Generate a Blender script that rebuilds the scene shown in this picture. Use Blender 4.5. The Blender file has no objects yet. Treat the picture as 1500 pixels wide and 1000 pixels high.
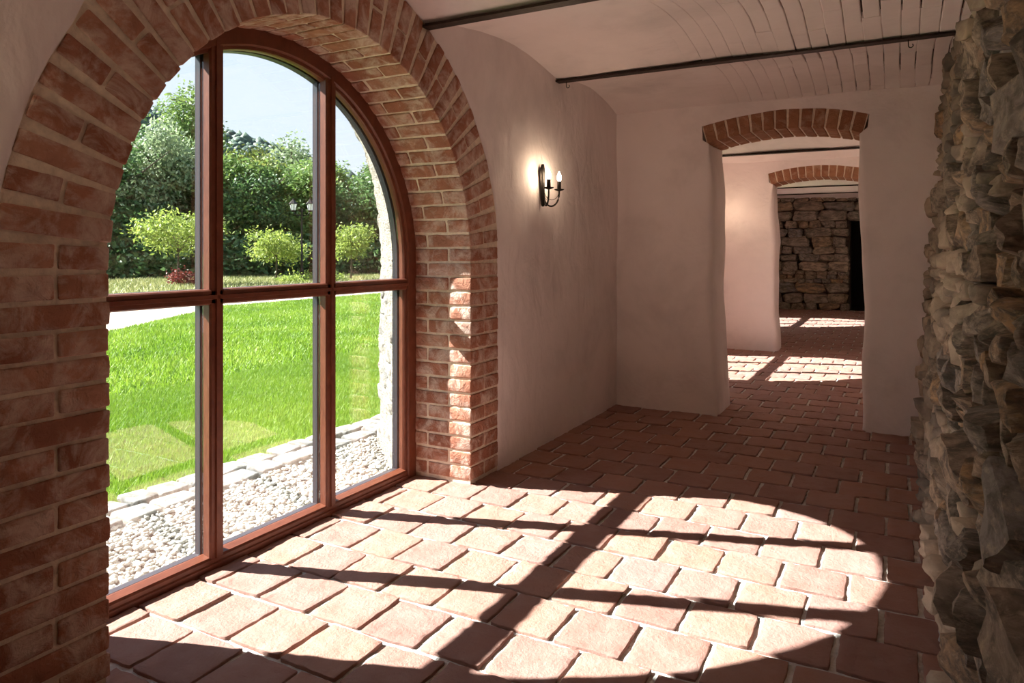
import bpy, bmesh, math, random
import numpy as np
from mathutils import Vector, Matrix, Euler, noise

scene = bpy.context.scene
COL = scene.collection

# ------------------------------------------------------------------ camera
cam_d = bpy.data.cameras.new('camera')
cam = bpy.data.objects.new('camera', cam_d); COL.objects.link(cam)
cam.location = (0, 0, 1.25)
cam.rotation_euler = (math.radians(90), 0, math.radians(28.229))
cam_d.sensor_fit = 'HORIZONTAL'; cam_d.sensor_width = 36.0; cam_d.lens = 25.124
cam_d.shift_y = -132.0 / 1500.0
cam_d.clip_start = 0.02; cam_d.clip_end = 2000
scene.camera = cam

# ------------------------------------------------------------------ world, sun, exposure
SKY = 0.47
SUN = 11.0
EXPOSURE = 1.63
w = bpy.data.worlds.new('sky'); scene.world = w; w.use_nodes = True
nt = w.node_tree; nt.nodes.clear()
o_ = nt.nodes.new('ShaderNodeOutputWorld'); bg = nt.nodes.new('ShaderNodeBackground')
tc = nt.nodes.new('ShaderNodeTexCoord'); sp = nt.nodes.new('ShaderNodeSeparateXYZ'); cr = nt.nodes.new('ShaderNodeValToRGB')
nt.links.new(tc.outputs['Generated'], sp.inputs[0]); nt.links.new(sp.outputs['Z'], cr.inputs[0])
cr.color_ramp.elements[0].position = 0.0; cr.color_ramp.elements[0].color = (0.86, 0.91, 1.0, 1)
cr.color_ramp.elements[1].position = 0.75; cr.color_ramp.elements[1].color = (0.42, 0.62, 0.95, 1)
nt.links.new(cr.outputs[0], bg.inputs[0]); bg.inputs[1].default_value = SKY
nt.links.new(bg.outputs[0], o_.inputs[0])
sun_d = bpy.data.lights.new('sun', 'SUN'); sun = bpy.data.objects.new('sun', sun_d); COL.objects.link(sun)
sun_d.energy = SUN; sun_d.angle = math.radians(0.53); sun_d.color = (1.0, 0.975, 0.94)
SUN_DIR = Vector((1.0, 0.335, -0.8696)).normalized()
sun.rotation_euler = SUN_DIR.to_track_quat('-Z', 'Y').to_euler()
sun.location = (-12, -4, 12)
vs = scene.view_settings
vs.view_transform = 'Standard'; vs.look = 'None'; vs.gamma = 1.0; vs.exposure = EXPOSURE; vs.use_curve_mapping = False
scene.cycles.max_bounces = 14; scene.cycles.diffuse_bounces = 10; scene.cycles.transparent_max_bounces = 16

rnd = random.Random(7)

# ------------------------------------------------------------------ node helpers
def new_mat(name):
    m = bpy.data.materials.new(name); m.use_nodes = True
    n = m.node_tree; n.nodes.clear()
    out = n.nodes.new('ShaderNodeOutputMaterial'); b = n.nodes.new('ShaderNodeBsdfPrincipled')
    n.links.new(b.outputs[0], out.inputs[0])
    return m, n, b
def N(n, t, **kw):
    d = n.nodes.new(t)
    for k, v in kw.items(): setattr(d, k, v)
    return d
def coords(n, per_object=True, space='Object'):
    """object coordinates, shifted by the object's own random number"""
    tc = N(n, 'ShaderNodeTexCoord')
    if not per_object: return tc.outputs[space]
    oi = N(n, 'ShaderNodeObjectInfo'); mul = N(n, 'ShaderNodeMath', operation='MULTIPLY'); mul.inputs[1].default_value = 57.3
    n.links.new(oi.outputs['Random'], mul.inputs[0])
    ad = N(n, 'ShaderNodeVectorMath', operation='ADD')
    n.links.new(tc.outputs[space], ad.inputs[0]); n.links.new(mul.outputs[0], ad.inputs[1])
    return ad.outputs[0]
def noise_n(n, vec, scale, detail=4, rough=0.55, dist=0.0):
    t = N(n, 'ShaderNodeTexNoise'); t.inputs['Scale'].default_value = scale; t.inputs['Detail'].default_value = detail
    t.inputs['Roughness'].default_value = rough; t.inputs['Distortion'].default_value = dist
    if vec is not None: n.links.new(vec, t.inputs['Vector'])
    return t.outputs['Fac']
def ramp(n, fac, stops):
    r = N(n, 'ShaderNodeValToRGB'); e = r.color_ramp.elements
    while len(e) < len(stops): e.new(0.5)
    for i, (p, c) in enumerate(stops):
        e[i].position = p; e[i].color = (c[0], c[1], c[2], 1) if not isinstance(c, (int, float)) else (c, c, c, 1)
    n.links.new(fac, r.inputs[0]); return r.outputs[0]
def mix(n, fac, a, b, blend='MIX'):
    m = N(n, 'ShaderNodeMix', data_type='RGBA', blend_type=blend)
    if isinstance(fac, (int, float)): m.inputs[0].default_value = fac
    else: n.links.new(fac, m.inputs[0])
    for s, v in ((6, a), (7, b)):
        if isinstance(v, tuple): m.inputs[s].default_value = (v[0], v[1], v[2], 1)
        else: n.links.new(v, m.inputs[s])
    return m.outputs[2]
def bump(n, b, hs, strength=0.5, dist=0.01):
    bp = N(n, 'ShaderNodeBump'); bp.inputs['Strength'].default_value = strength; bp.inputs['Distance'].default_value = dist
    n.links.new(hs, bp.inputs['Height']); n.links.new(bp.outputs[0], b.inputs['Normal']); return bp
def madd(n, a, b, op='ADD'):
    m = N(n, 'ShaderNodeMath', operation=op)
    for i, v in enumerate((a, b)):
        if isinstance(v, (int, float)): m.inputs[i].default_value = v
        else: n.links.new(v, m.inputs[i])
    return m.outputs[0]
def obj_random(n):
    return N(n, 'ShaderNodeObjectInfo').outputs['Random']
def attr_fac(n, name):
    a = N(n, 'ShaderNodeAttribute'); a.attribute_name = name; return a.outputs['Fac']

M = {}
def simple(name, col, rough=0.8, metal=0.0, nscale=None, bstr=0.3, bdist=0.004, var=0.25):
    m, n, b = new_mat(name)
    b.inputs['Roughness'].default_value = rough; b.inputs['Metallic'].default_value = metal
    if nscale:
        v = coords(n); f = noise_n(n, v, nscale, 5)
        c2 = tuple(x * (1 - var) for x in col); c3 = tuple(min(1, x * (1 + var)) for x in col)
        n.links.new(ramp(n, f, [(0.3, c2), (0.7, c3)]), b.inputs['Base Color'])
        bump(n, b, noise_n(n, v, nscale * 3, 6), bstr, bdist)
    else: b.inputs['Base Color'].default_value = (*col, 1)
    M[name] = m; return m

def mk_brick(name, dark, mid, pale, dust, dust_lo):
    m, n, b = new_mat(name); v = coords(n)
    r = obj_random(n)
    base = ramp(n, r, [(0.0, dark), (0.5, mid), (1.0, pale)])
    patch = noise_n(n, v, 14, 5, 0.6)
    c = mix(n, ramp(n, patch, [(0.35, 0.0), (0.7, 0.55)]), base, tuple(x * 0.55 for x in mid))
    lime = noise_n(n, v, 9, 7, 0.68, 0.6)
    c = mix(n, ramp(n, lime, [(dust_lo, 0.0), (dust_lo + 0.2, 0.75)]), c, dust)
    n.links.new(c, b.inputs['Base Color']); b.inputs['Roughness'].default_value = 0.92
    b.inputs['Specular IOR Level'].default_value = 0.15
    h1 = noise_n(n, v, 22, 7, 0.66, 0.8)
    vo = N(n, 'ShaderNodeTexVoronoi'); vo.inputs['Scale'].default_value = 55; n.links.new(v, vo.inputs['Vector'])
    pit = ramp(n, vo.outputs['Distance'], [(0.0, 0.0), (0.22, 1.0)])
    hh = madd(n, h1, madd(n, pit, 0.14, 'MULTIPLY'))
    bump(n, b, hh, 0.85, 0.020)
    M[name] = m
mk_brick('brick', (0.36, 0.150, 0.098), (0.47, 0.215, 0.140), (0.57, 0.31, 0.215), (0.78, 0.66, 0.57), 0.45)
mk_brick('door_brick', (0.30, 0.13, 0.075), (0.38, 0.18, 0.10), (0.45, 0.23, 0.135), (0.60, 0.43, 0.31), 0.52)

def mk_tile():
    m, n, b = new_mat('tile'); v = coords(n); r = obj_random(n)
    base = ramp(n, r, [(0.0, (0.27, 0.137, 0.110)), (0.35, (0.325, 0.165, 0.128)), (0.7, (0.36, 0.185, 0.132)), (1.0, (0.315, 0.172, 0.148))])
    f = noise_n(n, v, 9, 6, 0.6)
    c = mix(n, ramp(n, f, [(0.35, 0.0), (0.75, 0.6)]), base, (0.38, 0.25, 0.215))
    f2 = noise_n(n, v, 30, 6, 0.65)
    c = mix(n, ramp(n, f2, [(0.55, 0.0), (0.75, 0.4)]), c, (0.23, 0.115, 0.085))
    n.links.new(c, b.inputs['Base Color']); b.inputs['Roughness'].default_value = 0.72
    b.inputs['Specular IOR Level'].default_value = 0.3
    hh = madd(n, noise_n(n, v, 12, 7, 0.62), madd(n, noise_n(n, v, 75, 6, 0.75), 0.4, 'MULTIPLY'))
    bump(n, b, hh, 0.85, 0.016)
    M['tile'] = m
mk_tile()
def mk_plaster(name, col, relief=1.0):
    m, n, b = new_mat(name); v = coords(n, False)
    f = noise_n(n, v, 1.6, 6, 0.6, 0.3)
    c = ramp(n, f, [(0.25, tuple(x * 0.80 for x in col)), (0.5, col), (0.8, tuple(min(1, x * 1.07) for x in col))])
    n.links.new(c, b.inputs['Base Color']); b.inputs['Roughness'].default_value = 0.95; b.inputs['Specular IOR Level'].default_value = 0.1
    # trowel sweeps stretched on a diagonal, over fine sand
    mp = N(n, 'ShaderNodeMapping'); n.links.new(v, mp.inputs[0]); mp.inputs['Rotation'].default_value = (0.6, 0.5, 0.5); mp.inputs['Scale'].default_value = (2.2, 4.2, 2.6)
    hh = madd(n, noise_n(n, mp.outputs[0], 1.2, 4, 0.5, 0.4), madd(n, noise_n(n, v, 55, 5, 0.7), 0.05, 'MULTIPLY'))
    bump(n, b, hh, 0.55 * relief, 0.06)
    M[name] = m
mk_plaster('plaster', (0.86, 0.795, 0.785), 0.75)
mk_plaster('ceiling_plaster', (0.88, 0.815, 0.80), 0.35)
def mk_stone(name, cols, bstr=1.0, sc=1.6):
    m, n, b = new_mat(name); v = coords(n); r = obj_random(n)
    base = ramp(n, r, [(i / (len(cols) - 1), c) for i, c in enumerate(cols)])
    f = noise_n(n, v, sc, 7, 0.65, 0.5)
    c = mix(n, ramp(n, f, [(0.40, 0.0), (0.60, 0.9)]), base, (0.40 * cols[0][0], 0.37 * cols[0][1], 0.33 * cols[0][2]))
    f3 = noise_n(n, v, sc * 2.2, 7, 0.7, 0.4)
    c = mix(n, ramp(n, f3, [(0.52, 0.0), (0.7, 0.6)]), c, (1.25 * cols[3 % len(cols)][0], 1.22 * cols[3 % len(cols)][1], 1.2 * cols[3 % len(cols)][2]))
    n.links.new(c, b.inputs['Base Color']); b.inputs['Roughness'].default_value = 0.85; b.inputs['Specular IOR Level'].default_value = 0.25
    # bedding layers plus grit
    mp = N(n, 'ShaderNodeMapping'); n.links.new(v, mp.inputs[0]); mp.inputs['Scale'].default_value = (1, 1, 3)
    hh = madd(n, noise_n(n, mp.outputs[0], sc * 0.8, 8, 0.68, 0.7), madd(n, noise_n(n, v, sc * 5, 7, 0.7), 0.7, 'MULTIPLY'))
    bump(n, b, hh, 0.75 * bstr, 0.026)
    M[name] = m
mk_stone('stone', [(0.33, 0.32, 0.31), (0.52, 0.41, 0.28), (0.37, 0.335, 0.29), (0.58, 0.48, 0.36), (0.30, 0.295, 0.29), (0.56, 0.37, 0.20), (0.45, 0.39, 0.32)])
mk_stone('outer_stone', [(0.30, 0.29, 0.27), (0.38, 0.345, 0.30), (0.26, 0.255, 0.25)], 0.9)
mk_stone('sett', [(0.30, 0.295, 0.28), (0.36, 0.335, 0.30), (0.26, 0.26, 0.255)], 0.5, 14)
simple('mortar', (0.76, 0.65, 0.52), 0.95, 0, 40, 0.6, 0.006, 0.15)
simple('floor_mortar', (0.60, 0.58, 0.55), 0.95, 0, 30, 1.0, 0.012, 0.15)
simple('wall_core', (0.11, 0.09, 0.072), 0.95, 0, 18, 1.0, 0.03, 0.45)
simple('soot_mortar', (0.10, 0.075, 0.062), 0.95, 0, 25, 0.5, 0.01, 0.3)
simple('lime_fillet', (0.50, 0.50, 0.50), 0.95, 0, 22, 1.0, 0.02, 0.25)
simple('roughcast', (0.27, 0.24, 0.195), 0.95, 0, 28, 0.8, 0.03, 0.5)
simple('iron', (0.040, 0.028, 0.022), 0.55, 0.6, 30, 0.4, 0.003, 0.4)
simple('black_iron', (0.022, 0.017, 0.014), 0.45, 0.7)
simple('cladding', (0.035, 0.040, 0.050), 0.35, 0.3)
simple('painted_dark', (0.012, 0.010, 0.009), 1.0)  # shade of an unlit room, put into the colour
simple('concrete', (0.45, 0.42, 0.40), 0.95)
def mk_wood():
    m, n, b = new_mat('stained_wood'); v = coords(n, False)
    mp = N(n, 'ShaderNodeMapping'); n.links.new(v, mp.inputs[0]); mp.inputs['Scale'].default_value = (30, 5, 5)
    f = noise_n(n, mp.outputs[0], 3, 6, 0.6, 0.8)
    c = ramp(n, f, [(0.3, (0.125, 0.034, 0.017)), (0.6, (0.18, 0.053, 0.026)), (0.8, (0.225, 0.073, 0.036))])
    n.links.new(c, b.inputs['Base Color']); b.inputs['Roughness'].default_value = 0.38
    bump(n, b, f, 0.15, 0.002); M['stained_wood'] = m
mk_wood()
def mk_glass():
    m = bpy.data.materials.new('pane_glass'); m.use_nodes = True; n = m.node_tree; n.nodes.clear()
    out = N(n, 'ShaderNodeOutputMaterial'); tr = N(n, 'ShaderNodeBsdfTransparent'); gl = N(n, 'ShaderNodeBsdfGlossy'); mx = N(n, 'ShaderNodeMixShader')
    tr.inputs[0].default_value = (0.965, 0.985, 0.975, 1); gl.inputs['Roughness'].default_value = 0.0
    lw = N(n, 'ShaderNodeLayerWeight'); lw.inputs[0].default_value = 0.5
    p5 = madd(n, lw.outputs['Facing'], 5.0, 'POWER')
    F = madd(n, madd(n, p5, 0.96, 'MULTIPLY'), 0.04)
    n.links.new(madd(n, F, 2.8, 'MULTIPLY'), mx.inputs[0])
    n.links.new(tr.outputs[0], mx.inputs[1]); n.links.new(gl.outputs[0], mx.inputs[2]); n.links.new(mx.outputs[0], out.inputs[0])
    M['pane_glass'] = m
mk_glass()
def mk_emit(name, col, s):
    m, n, b = new_mat(name); b.inputs['Base Color'].default_value = (*col, 1)
    b.inputs['Emission Color'].default_value = (*col, 1); b.inputs['Emission Strength'].default_value = s; M[name] = m
mk_emit('bulb', (1.0, 0.74, 0.50), 42.0)
def mk_leaf(name, c1, c2, c3, trans=0.35, rough=0.6):
    m = bpy.data.materials.new(name); m.use_nodes = True; n = m.node_tree; n.nodes.clear()
    out = N(n, 'ShaderNodeOutputMaterial'); d = N(n, 'ShaderNodeBsdfPrincipled'); t = N(n, 'ShaderNodeBsdfTranslucent'); mx = N(n, 'ShaderNodeMixShader')
    a = attr_fac(n, 'tint'); col = ramp(n, a, [(0.0, c1), (0.5, c2), (1.0, c3)])
    n.links.new(col, d.inputs['Base Color']); n.links.new(col, t.inputs[0]); d.inputs['Roughness'].default_value = rough
    mx.inputs[0].default_value = trans
    n.links.new(d.outputs[0], mx.inputs[1]); n.links.new(t.outputs[0], mx.inputs[2]); n.links.new(mx.outputs[0], out.inputs[0]); M[name] = m
mk_leaf('grass', (0.11, 0.22, 0.015), (0.18, 0.30, 0.022), (0.30, 0.40, 0.06), 0.35)
mk_leaf('dry_grass', (0.16, 0.19, 0.06), (0.26, 0.27, 0.10), (0.40, 0.37, 0.18), 0.3)
mk_leaf('dark_leaf', (0.045, 0.095, 0.032), (0.080, 0.155, 0.050), (0.160, 0.250, 0.080))
mk_leaf('mid_leaf', (0.085, 0.155, 0.040), (0.150, 0.240, 0.060), (0.270, 0.350, 0.095))
mk_leaf('yellow_leaf', (0.150, 0.200, 0.040), (0.250, 0.300, 0.065), (0.400, 0.400, 0.100))
mk_leaf('pale_leaf', (0.150, 0.220, 0.110), (0.250, 0.320, 0.170), (0.370, 0.420, 0.250))
mk_leaf('lime_leaf', (0.150, 0.220, 0.040), (0.240, 0.310, 0.058), (0.380, 0.420, 0.100), 0.45)
mk_leaf('red_leaf', (0.110, 0.018, 0.016), (0.170, 0.028, 0.024), (0.250, 0.060, 0.040))
mk_leaf('hill_leaf', (0.026, 0.052, 0.036), (0.040, 0.074, 0.046), (0.058, 0.098, 0.056), 0.1)
mk_leaf('pebble', (0.27, 0.24, 0.20), (0.37, 0.345, 0.30), (0.46, 0.44, 0.41), 0.0, 0.7)
simple('lawn_soil', (0.09, 0.16, 0.018), 0.95, 0, 6, 0.5, 0.03, 0.3)
simple('gravel_bed', (0.20, 0.18, 0.15), 0.95, 0, 60, 1.0, 0.02, 0.4)
simple('path_sand', (0.33, 0.29, 0.24), 0.95, 0, 1.0, 0.4, 0.02, 0.12)
simple('meadow', (0.17, 0.19, 0.07), 0.95, 0, 1.5, 0.6, 0.1, 0.4)
simple('bark', (0.10, 0.075, 0.055), 0.95, 0, 10, 1.0, 0.05, 0.4)
simple('lantern_glass', (0.75, 0.78, 0.80), 0.3)

# ------------------------------------------------------------------ object helpers
def mesh_from(name, verts, faces, mat=None, smooth=False):
    me = bpy.data.meshes.new(name); me.from_pydata([tuple(v) for v in verts], [], faces); me.update()
    if mat: me.materials.append(M[mat])
    if smooth: me.polygons.foreach_set('use_smooth', [True] * len(me.polygons))
    return me
def np_mesh(name, verts, loops, nper, mat, tint=None, smooth=False):
    """verts (V,3), loops flat int array, nper corners per face"""
    me = bpy.data.meshes.new(name); nf = len(loops) // nper
    me.vertices.add(len(verts)); me.vertices.foreach_set('co', np.asarray(verts, dtype=np.float32).ravel())
    me.loops.add(len(loops)); me.loops.foreach_set('vertex_index', np.asarray(loops, dtype=np.int32))
    me.polygons.add(nf); me.polygons.foreach_set('loop_start', np.arange(0, nf * nper, nper, dtype=np.int32))
    me.polygons.foreach_set('loop_total', np.full(nf, nper, dtype=np.int32))
    if smooth: me.polygons.foreach_set('use_smooth', np.ones(nf, dtype=bool))
    me.update(calc_edges=True)
    if tint is not None:
        a = me.attributes.new('tint', 'FLOAT', 'FACE'); a.data.foreach_set('value', np.asarray(tint, dtype=np.float32))
    me.materials.append(M[mat]); return me
def link(name, data, parent=None, loc=None, rot=None, kind=None):
    o = bpy.data.objects.new(name, data); COL.objects.link(o)
    if parent: o.parent = parent
    if loc is not None: o.location = loc
    if rot is not None: o.rotation_euler = rot
    if kind: o['kind'] = kind
    return o
def structure(name, data): return link(name, data, kind='structure')
def tag(o, label, cat, group=None):
    o['label'] = label; o['category'] = cat
    if group: o['group'] = group
    return o
class MB:
    def __init__(s): s.v = []; s.f = []
    def add(s, vs, fs):
        b = len(s.v); s.v += [tuple(v) for v in vs]; s.f += [[b + i for i in f] for f in fs]
    def box(s, x0, x1, y0, y1, z0, z1):
        s.add([(x0, y0, z0), (x1, y0, z0), (x1, y1, z0), (x0, y1, z0), (x0, y0, z1), (x1, y0, z1), (x1, y1, z1), (x0, y1, z1)],
              [[3, 2, 1, 0], [4, 5, 6, 7], [0, 1, 5, 4], [1, 2, 6, 5], [2, 3, 7, 6], [3, 0, 4, 7]])
    def tube(s, pts, r, seg=8, cap=True):
        pts = [Vector(p) for p in pts]; rs = r if isinstance(r, (list, tuple)) else [r] * len(pts)
        ring = []; up = Vector((0.13, 0.21, 0.97)).normalized()
        for i, p in enumerate(pts):
            t = (pts[min(i + 1, len(pts) - 1)] - pts[max(i - 1, 0)]).normalized()
            a = t.cross(up); a = a.normalized() if a.length > 1e-4 else Vector((1, 0, 0)); b = t.cross(a)
            ring.append([p + (a * math.cos(2 * math.pi * k / seg) + b * math.sin(2 * math.pi * k / seg)) * rs[i] for k in range(seg)])
        base = len(s.v)
        for q in ring: s.v += [tuple(x) for x in q]
        for i in range(len(pts) - 1):
            for k in range(seg):
                k2 = (k + 1) % seg
                s.f.append([base + i * seg + k, base + i * seg + k2, base + (i + 1) * seg + k2, base + (i + 1) * seg + k])
        if cap:
            s.f.append([base + k for k in range(seg)][::-1]); s.f.append([base + (len(pts) - 1) * seg + k for k in range(seg)])
    def lathe(s, c, prof, seg=14):
        base = len(s.v)
        for r, z in prof:
            for k in range(seg):
                a = 2 * math.pi * k / seg; s.v.append((c[0] + r * math.cos(a), c[1] + r * math.sin(a), c[2] + z))
        for i in range(len(prof) - 1):
            for k in range(seg):
                k2 = (k + 1) % seg
                s.f.append([base + i * seg + k, base + i * seg + k2, base + (i + 1) * seg + k2, base + (i + 1) * seg + k])
        s.f.append([base + k for k in range(seg)][::-1]); s.f.append([base + (len(prof) - 1) * seg + k for k in range(seg)])
    def mesh(s, name, mat, smooth=False): return mesh_from(name, s.v, s.f, mat, smooth)

def rounded_box(name, hx, hy, hz, r, mat, seed, amp=0.003, nx=2, ny=2, nz=1, freq=18, chips=0.0, plan_r=None):
    """box with softened, chipped, slightly wavy edges"""
    def axis(h, n):
        inner = [-h + r + (2 * h - 2 * r) * i / n for i in range(n + 1)]
        return [-h, -h + 0.35 * r] + inner + [h - 0.35 * r, h]
    ax = [axis(hx, nx), axis(hy, ny), axis(hz, nz)]
    idx = {}; V = []; F = []
    def vid(i, j, k):
        key = (i, j, k)
        if key not in idx: idx[key] = len(V); V.append(Vector((ax[0][i], ax[1][j], ax[2][k])))
        return idx[key]
    L = [len(a) - 1 for a in ax]
    for d in range(3):
        u, v = [(1, 2), (2, 0), (0, 1)][d]
        for side in (0, L[d]):
            for i in range(L[u]):
                for j in range(L[v]):
                    q = []
                    for (a, b) in ((i, j), (i + 1, j), (i + 1, j + 1), (i, j + 1)):
                        t = [0, 0, 0]; t[d] = side; t[u] = a; t[v] = b; q.append(vid(*t))
                    F.append(q if side else q[::-1])
    off = Vector((seed * 13.7, seed * 5.1, seed * 9.3))
    out = []
    for p in V:
        q = Vector((max(-hx + r, min(hx - r, p.x)), max(-hy + r, min(hy - r, p.y)), max(-hz + r, min(hz - r, p.z))))
        d = p - q
        if d.length > 1e-9: p = q + d.normalized() * r
        if plan_r:
            cx, cy = hx - plan_r, hy - plan_r
            if abs(p.x) > cx and abs(p.y) > cy:
                e = Vector((abs(p.x) - cx, abs(p.y) - cy))
                if e.length > plan_r: e = e.normalized() * plan_r; p.x = math.copysign(cx + e.x, p.x); p.y = math.copysign(cy + e.y, p.y)
        nv = noise.noise_vector(p * freq + off)
        a = amp
        if chips and d.length > 1e-9 and noise.noise(p * 27 + off * 2) > 0.22: p = p - d.normalized() * chips
        out.append(p + nv * a)
    return mesh_from(name, out, F, mat, True)

def hole_wall(name, left, top, right, rect, sections, mapf, mat, rings=16, amp=0.012, seed=0, smooth=True, power=1.6, nl=22, jamb_only=False, grit=0.0):
    """wall face with an opening; left/top/right are the opening's outline pieces (a,z); sections = [(offset into wall, depth)]"""
    def resample(pl, n):
        ls = [0]
        for p, q in zip(pl, pl[1:]): ls.append(ls[-1] + math.hypot(q[0] - p[0], q[1] - p[1]))
        res = []
        for i in range(n + 1):
            t = ls[-1] * i / n; j = 0
            while j < len(ls) - 2 and ls[j + 1] < t: j += 1
            k = (t - ls[j]) / max(1e-9, ls[j + 1] - ls[j])
            res.append((pl[j][0] + k * (pl[j + 1][0] - pl[j][0]), pl[j][1] + k * (pl[j + 1][1] - pl[j][1])))
        return res
    a0, a1, z0, z1 = rect
    L = resample(left, nl); T = resample(top, nl * 2); R = resample(right, nl)
    hole = L + T[1:] + R[1:]
    def lin(p, q, n): return [(p[0] + (q[0] - p[0]) * i / n, p[1] + (q[1] - p[1]) * i / n) for i in range(n + 1)]
    out = lin((a0, z0), (a0, z1), nl) + lin((a0, z1), (a1, z1), nl * 2)[1:] + lin((a1, z1), (a1, z0), nl)[1:]
    n = len(hole); nrm = []
    for i in range(n):
        p, q = hole[max(0, i - 1)], hole[min(n - 1, i + 1)]
        t = Vector((q[0] - p[0], q[1] - p[1])).normalized(); nrm.append((-t.y, t.x))
    if jamb_only:
        kf = [max(0.0, 1 - max(0, i - (nl - 4)) / 4.0) if i <= nl else (0.0 if i < 3 * nl else min(1.0, (i - 3 * nl) / 4.0)) for i in range(n)]
        nrm = [(a * k, b * k) for (a, b), k in zip(nrm, kf)]
    V = []; rows = 0
    for k in range(rings):
        s = (1 - k / rings) ** power
        for i in range(n):
            e = (hole[i][0] + nrm[i][0] * sections[0][0], hole[i][1] + nrm[i][1] * sections[0][0])
            V.append(mapf(e[0] + (out[i][0] - e[0]) * s, e[1] + (out[i][1] - e[1]) * s, sections[0][1]))
        rows += 1
    for (off, d) in sections:
        for i in range(n): V.append(mapf(hole[i][0] + nrm[i][0] * off, hole[i][1] + nrm[i][1] * off, d))
        rows += 1
    F = []
    for r_ in range(rows - 1):
        for i in range(n - 1):
            F.append([r_ * n + i, (r_ + 1) * n + i, (r_ + 1) * n + i + 1, r_ * n + i + 1])
    off = Vector((seed * 3.1, seed * 7.7, 0)); W = []
    for v in V:
        v = Vector(v)
        W.append(v + noise.noise_vector(v * 2.1 + off) * amp + noise.noise_vector(v * 6.3 + off) * amp * 0.4 + (noise.noise_vector(v * 31 + off) * grit if grit else Vector()))
    me = mesh_from(name, W, F, mat, smooth)
    if smooth: me.set_sharp_from_angle(angle=0.7)
    return me

# ================================================================== LAYOUT
WX = -2.0          # plaster face of the window wall
FX = -2.36         # room face of the window frames
YC = 2.265; ZC = 1.19   # centre of the first window arch
BAY = 5.43
END_Y = 5.53; END_T = 0.47
W2_Y = 9.40; W2_T = 0.45
FAR_Y = 16.5
RX = 0.17          # foot of the rubble wall
BACK_Y = -1.05
DX3 = -0.29       # the third room is a little wider
R_IN = 0.995; R_OUT = 1.295

def arch_pieces(yc, R, zc=ZC, z0=0.0, cut=50):
    def arc(a0, a1, n): return [(yc + R * math.cos(math.radians(a0 + (a1 - a0) * i / n)), zc + R * math.sin(math.radians(a0 + (a1 - a0) * i / n))) for i in range(n + 1)]
    left = [(yc - R, z0)] + arc(180, 180 - cut, 14)
    top = arc(180 - cut, cut, 40)
    right = arc(cut, 0, 14) + [(yc + R, z0)]
    return left, top, right

# ------------------------------------------------------------------ window walls
def window_wall(name, yc, y0, y1, seed, dx=0.0):
    l, t, r = arch_pieces(yc, R_OUT, z0=-0.05)
    me = hole_wall(name, l, t, r, (y0, y1, -0.05, 2.75), [(0.012, 0.0), (0.0, 0.006), (0.0, 0.05)],
                   lambda a, z, d: (WX + dx - d, a, z), 'plaster', 18, 0.012, seed)
    o = structure(name, me)
    # outer face and splayed outer reveal
    l, t, r = arch_pieces(yc, 1.40, z0=-0.3)
    k = (1.40 - 0.97)
    secs = [(0.02, 0.0), (0.0, -0.03)] + [(-k * i / 26, -0.03 - 0.43 * i / 26) for i in range(1, 27)]
    me = hole_wall('outer_facing', l, t, r, (yc - BAY / 2 - 0.3, yc + BAY / 2 + 0.3, -0.3, 2.95), secs,
                   lambda a, z, d: (-2.95 + dx - d, a, z), 'roughcast', 10, 0.016, seed + 4, nl=80 if yc == YC else 30, grit=0.016)
    link('outer_facing', me, o)
    return o
wall_left = window_wall('wall_left', YC, BACK_Y - 0.1, END_Y + 0.12, 1)
wall_left2 = window_wall('wall_left_second_room', YC + BAY, END_Y + 0.3, W2_Y + 0.1, 2)
wall_left3 = window_wall('wall_left_third_room', YC + 2 * BAY, W2_Y + 0.3, FAR_Y + 0.4, 3, DX3)

def surround_core(yc, mat, r0, r1, x0, x1, name, parent):
    """solid arched band between radius r0 and r1 (mortar bed, or plain lining)"""
    mb = MB(); n = 60; path = [(-1, 0.0, -0.05)]
    pts = []
    for i in range(9): pts.append((-1.0, 0.0, -0.05 + (ZC + 0.05) * i / 9, 0))
    for i in range(n + 1):
        a = math.pi - math.pi * i / n; pts.append((math.cos(a), math.sin(a), ZC, 1))
    for i in range(9): pts.append((1.0, 0.0, ZC - (ZC + 0.05) * (i + 1) / 9, 0))
    V = []; F = []
    for c, s, z, k in pts:
        for (r, x) in ((r0, x0), (r1, x0), (r1, x1), (r0, x1)): V.append((x, yc + c * r, z + s * r))
    for i in range(len(pts) - 1):
        for j in range(4):
            j2 = (j + 1) % 4; F.append([i * 4 + j, i * 4 + j2, (i + 1) * 4 + j2, (i + 1) * 4 + j])
    return link(name, mesh_from(name, V, F, mat), parent)
surround_core(YC, 'mortar', R_IN + 0.007, R_OUT + 0.03, WX - 0.007, FX - 0.11, 'mortar', wall_left)
surround_core(YC + BAY, 'plaster', R_IN, R_OUT + 0.03, WX - 0.004, FX - 0.11, 'lining', wall_left2)
surround_core(YC + 2 * BAY, 'plaster', R_IN, R_OUT + 0.03, WX + DX3 - 0.004, FX + DX3 - 0.11, 'lining', wall_left3)

# ------------------------------------------------------------------ bricks of the first window arch
CH = 0.0782       # course height
J = 0.0115        # joint
def variants(prefix, hx, hy, hz, mat, n, **kw):
    return [rounded_box(prefix, hx, hy, hz, 0.0065, mat, i * 3 + int(hx * 999) + int(hy * 777), **kw) for i in range(n)]
bh = (CH - J) / 2
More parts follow.
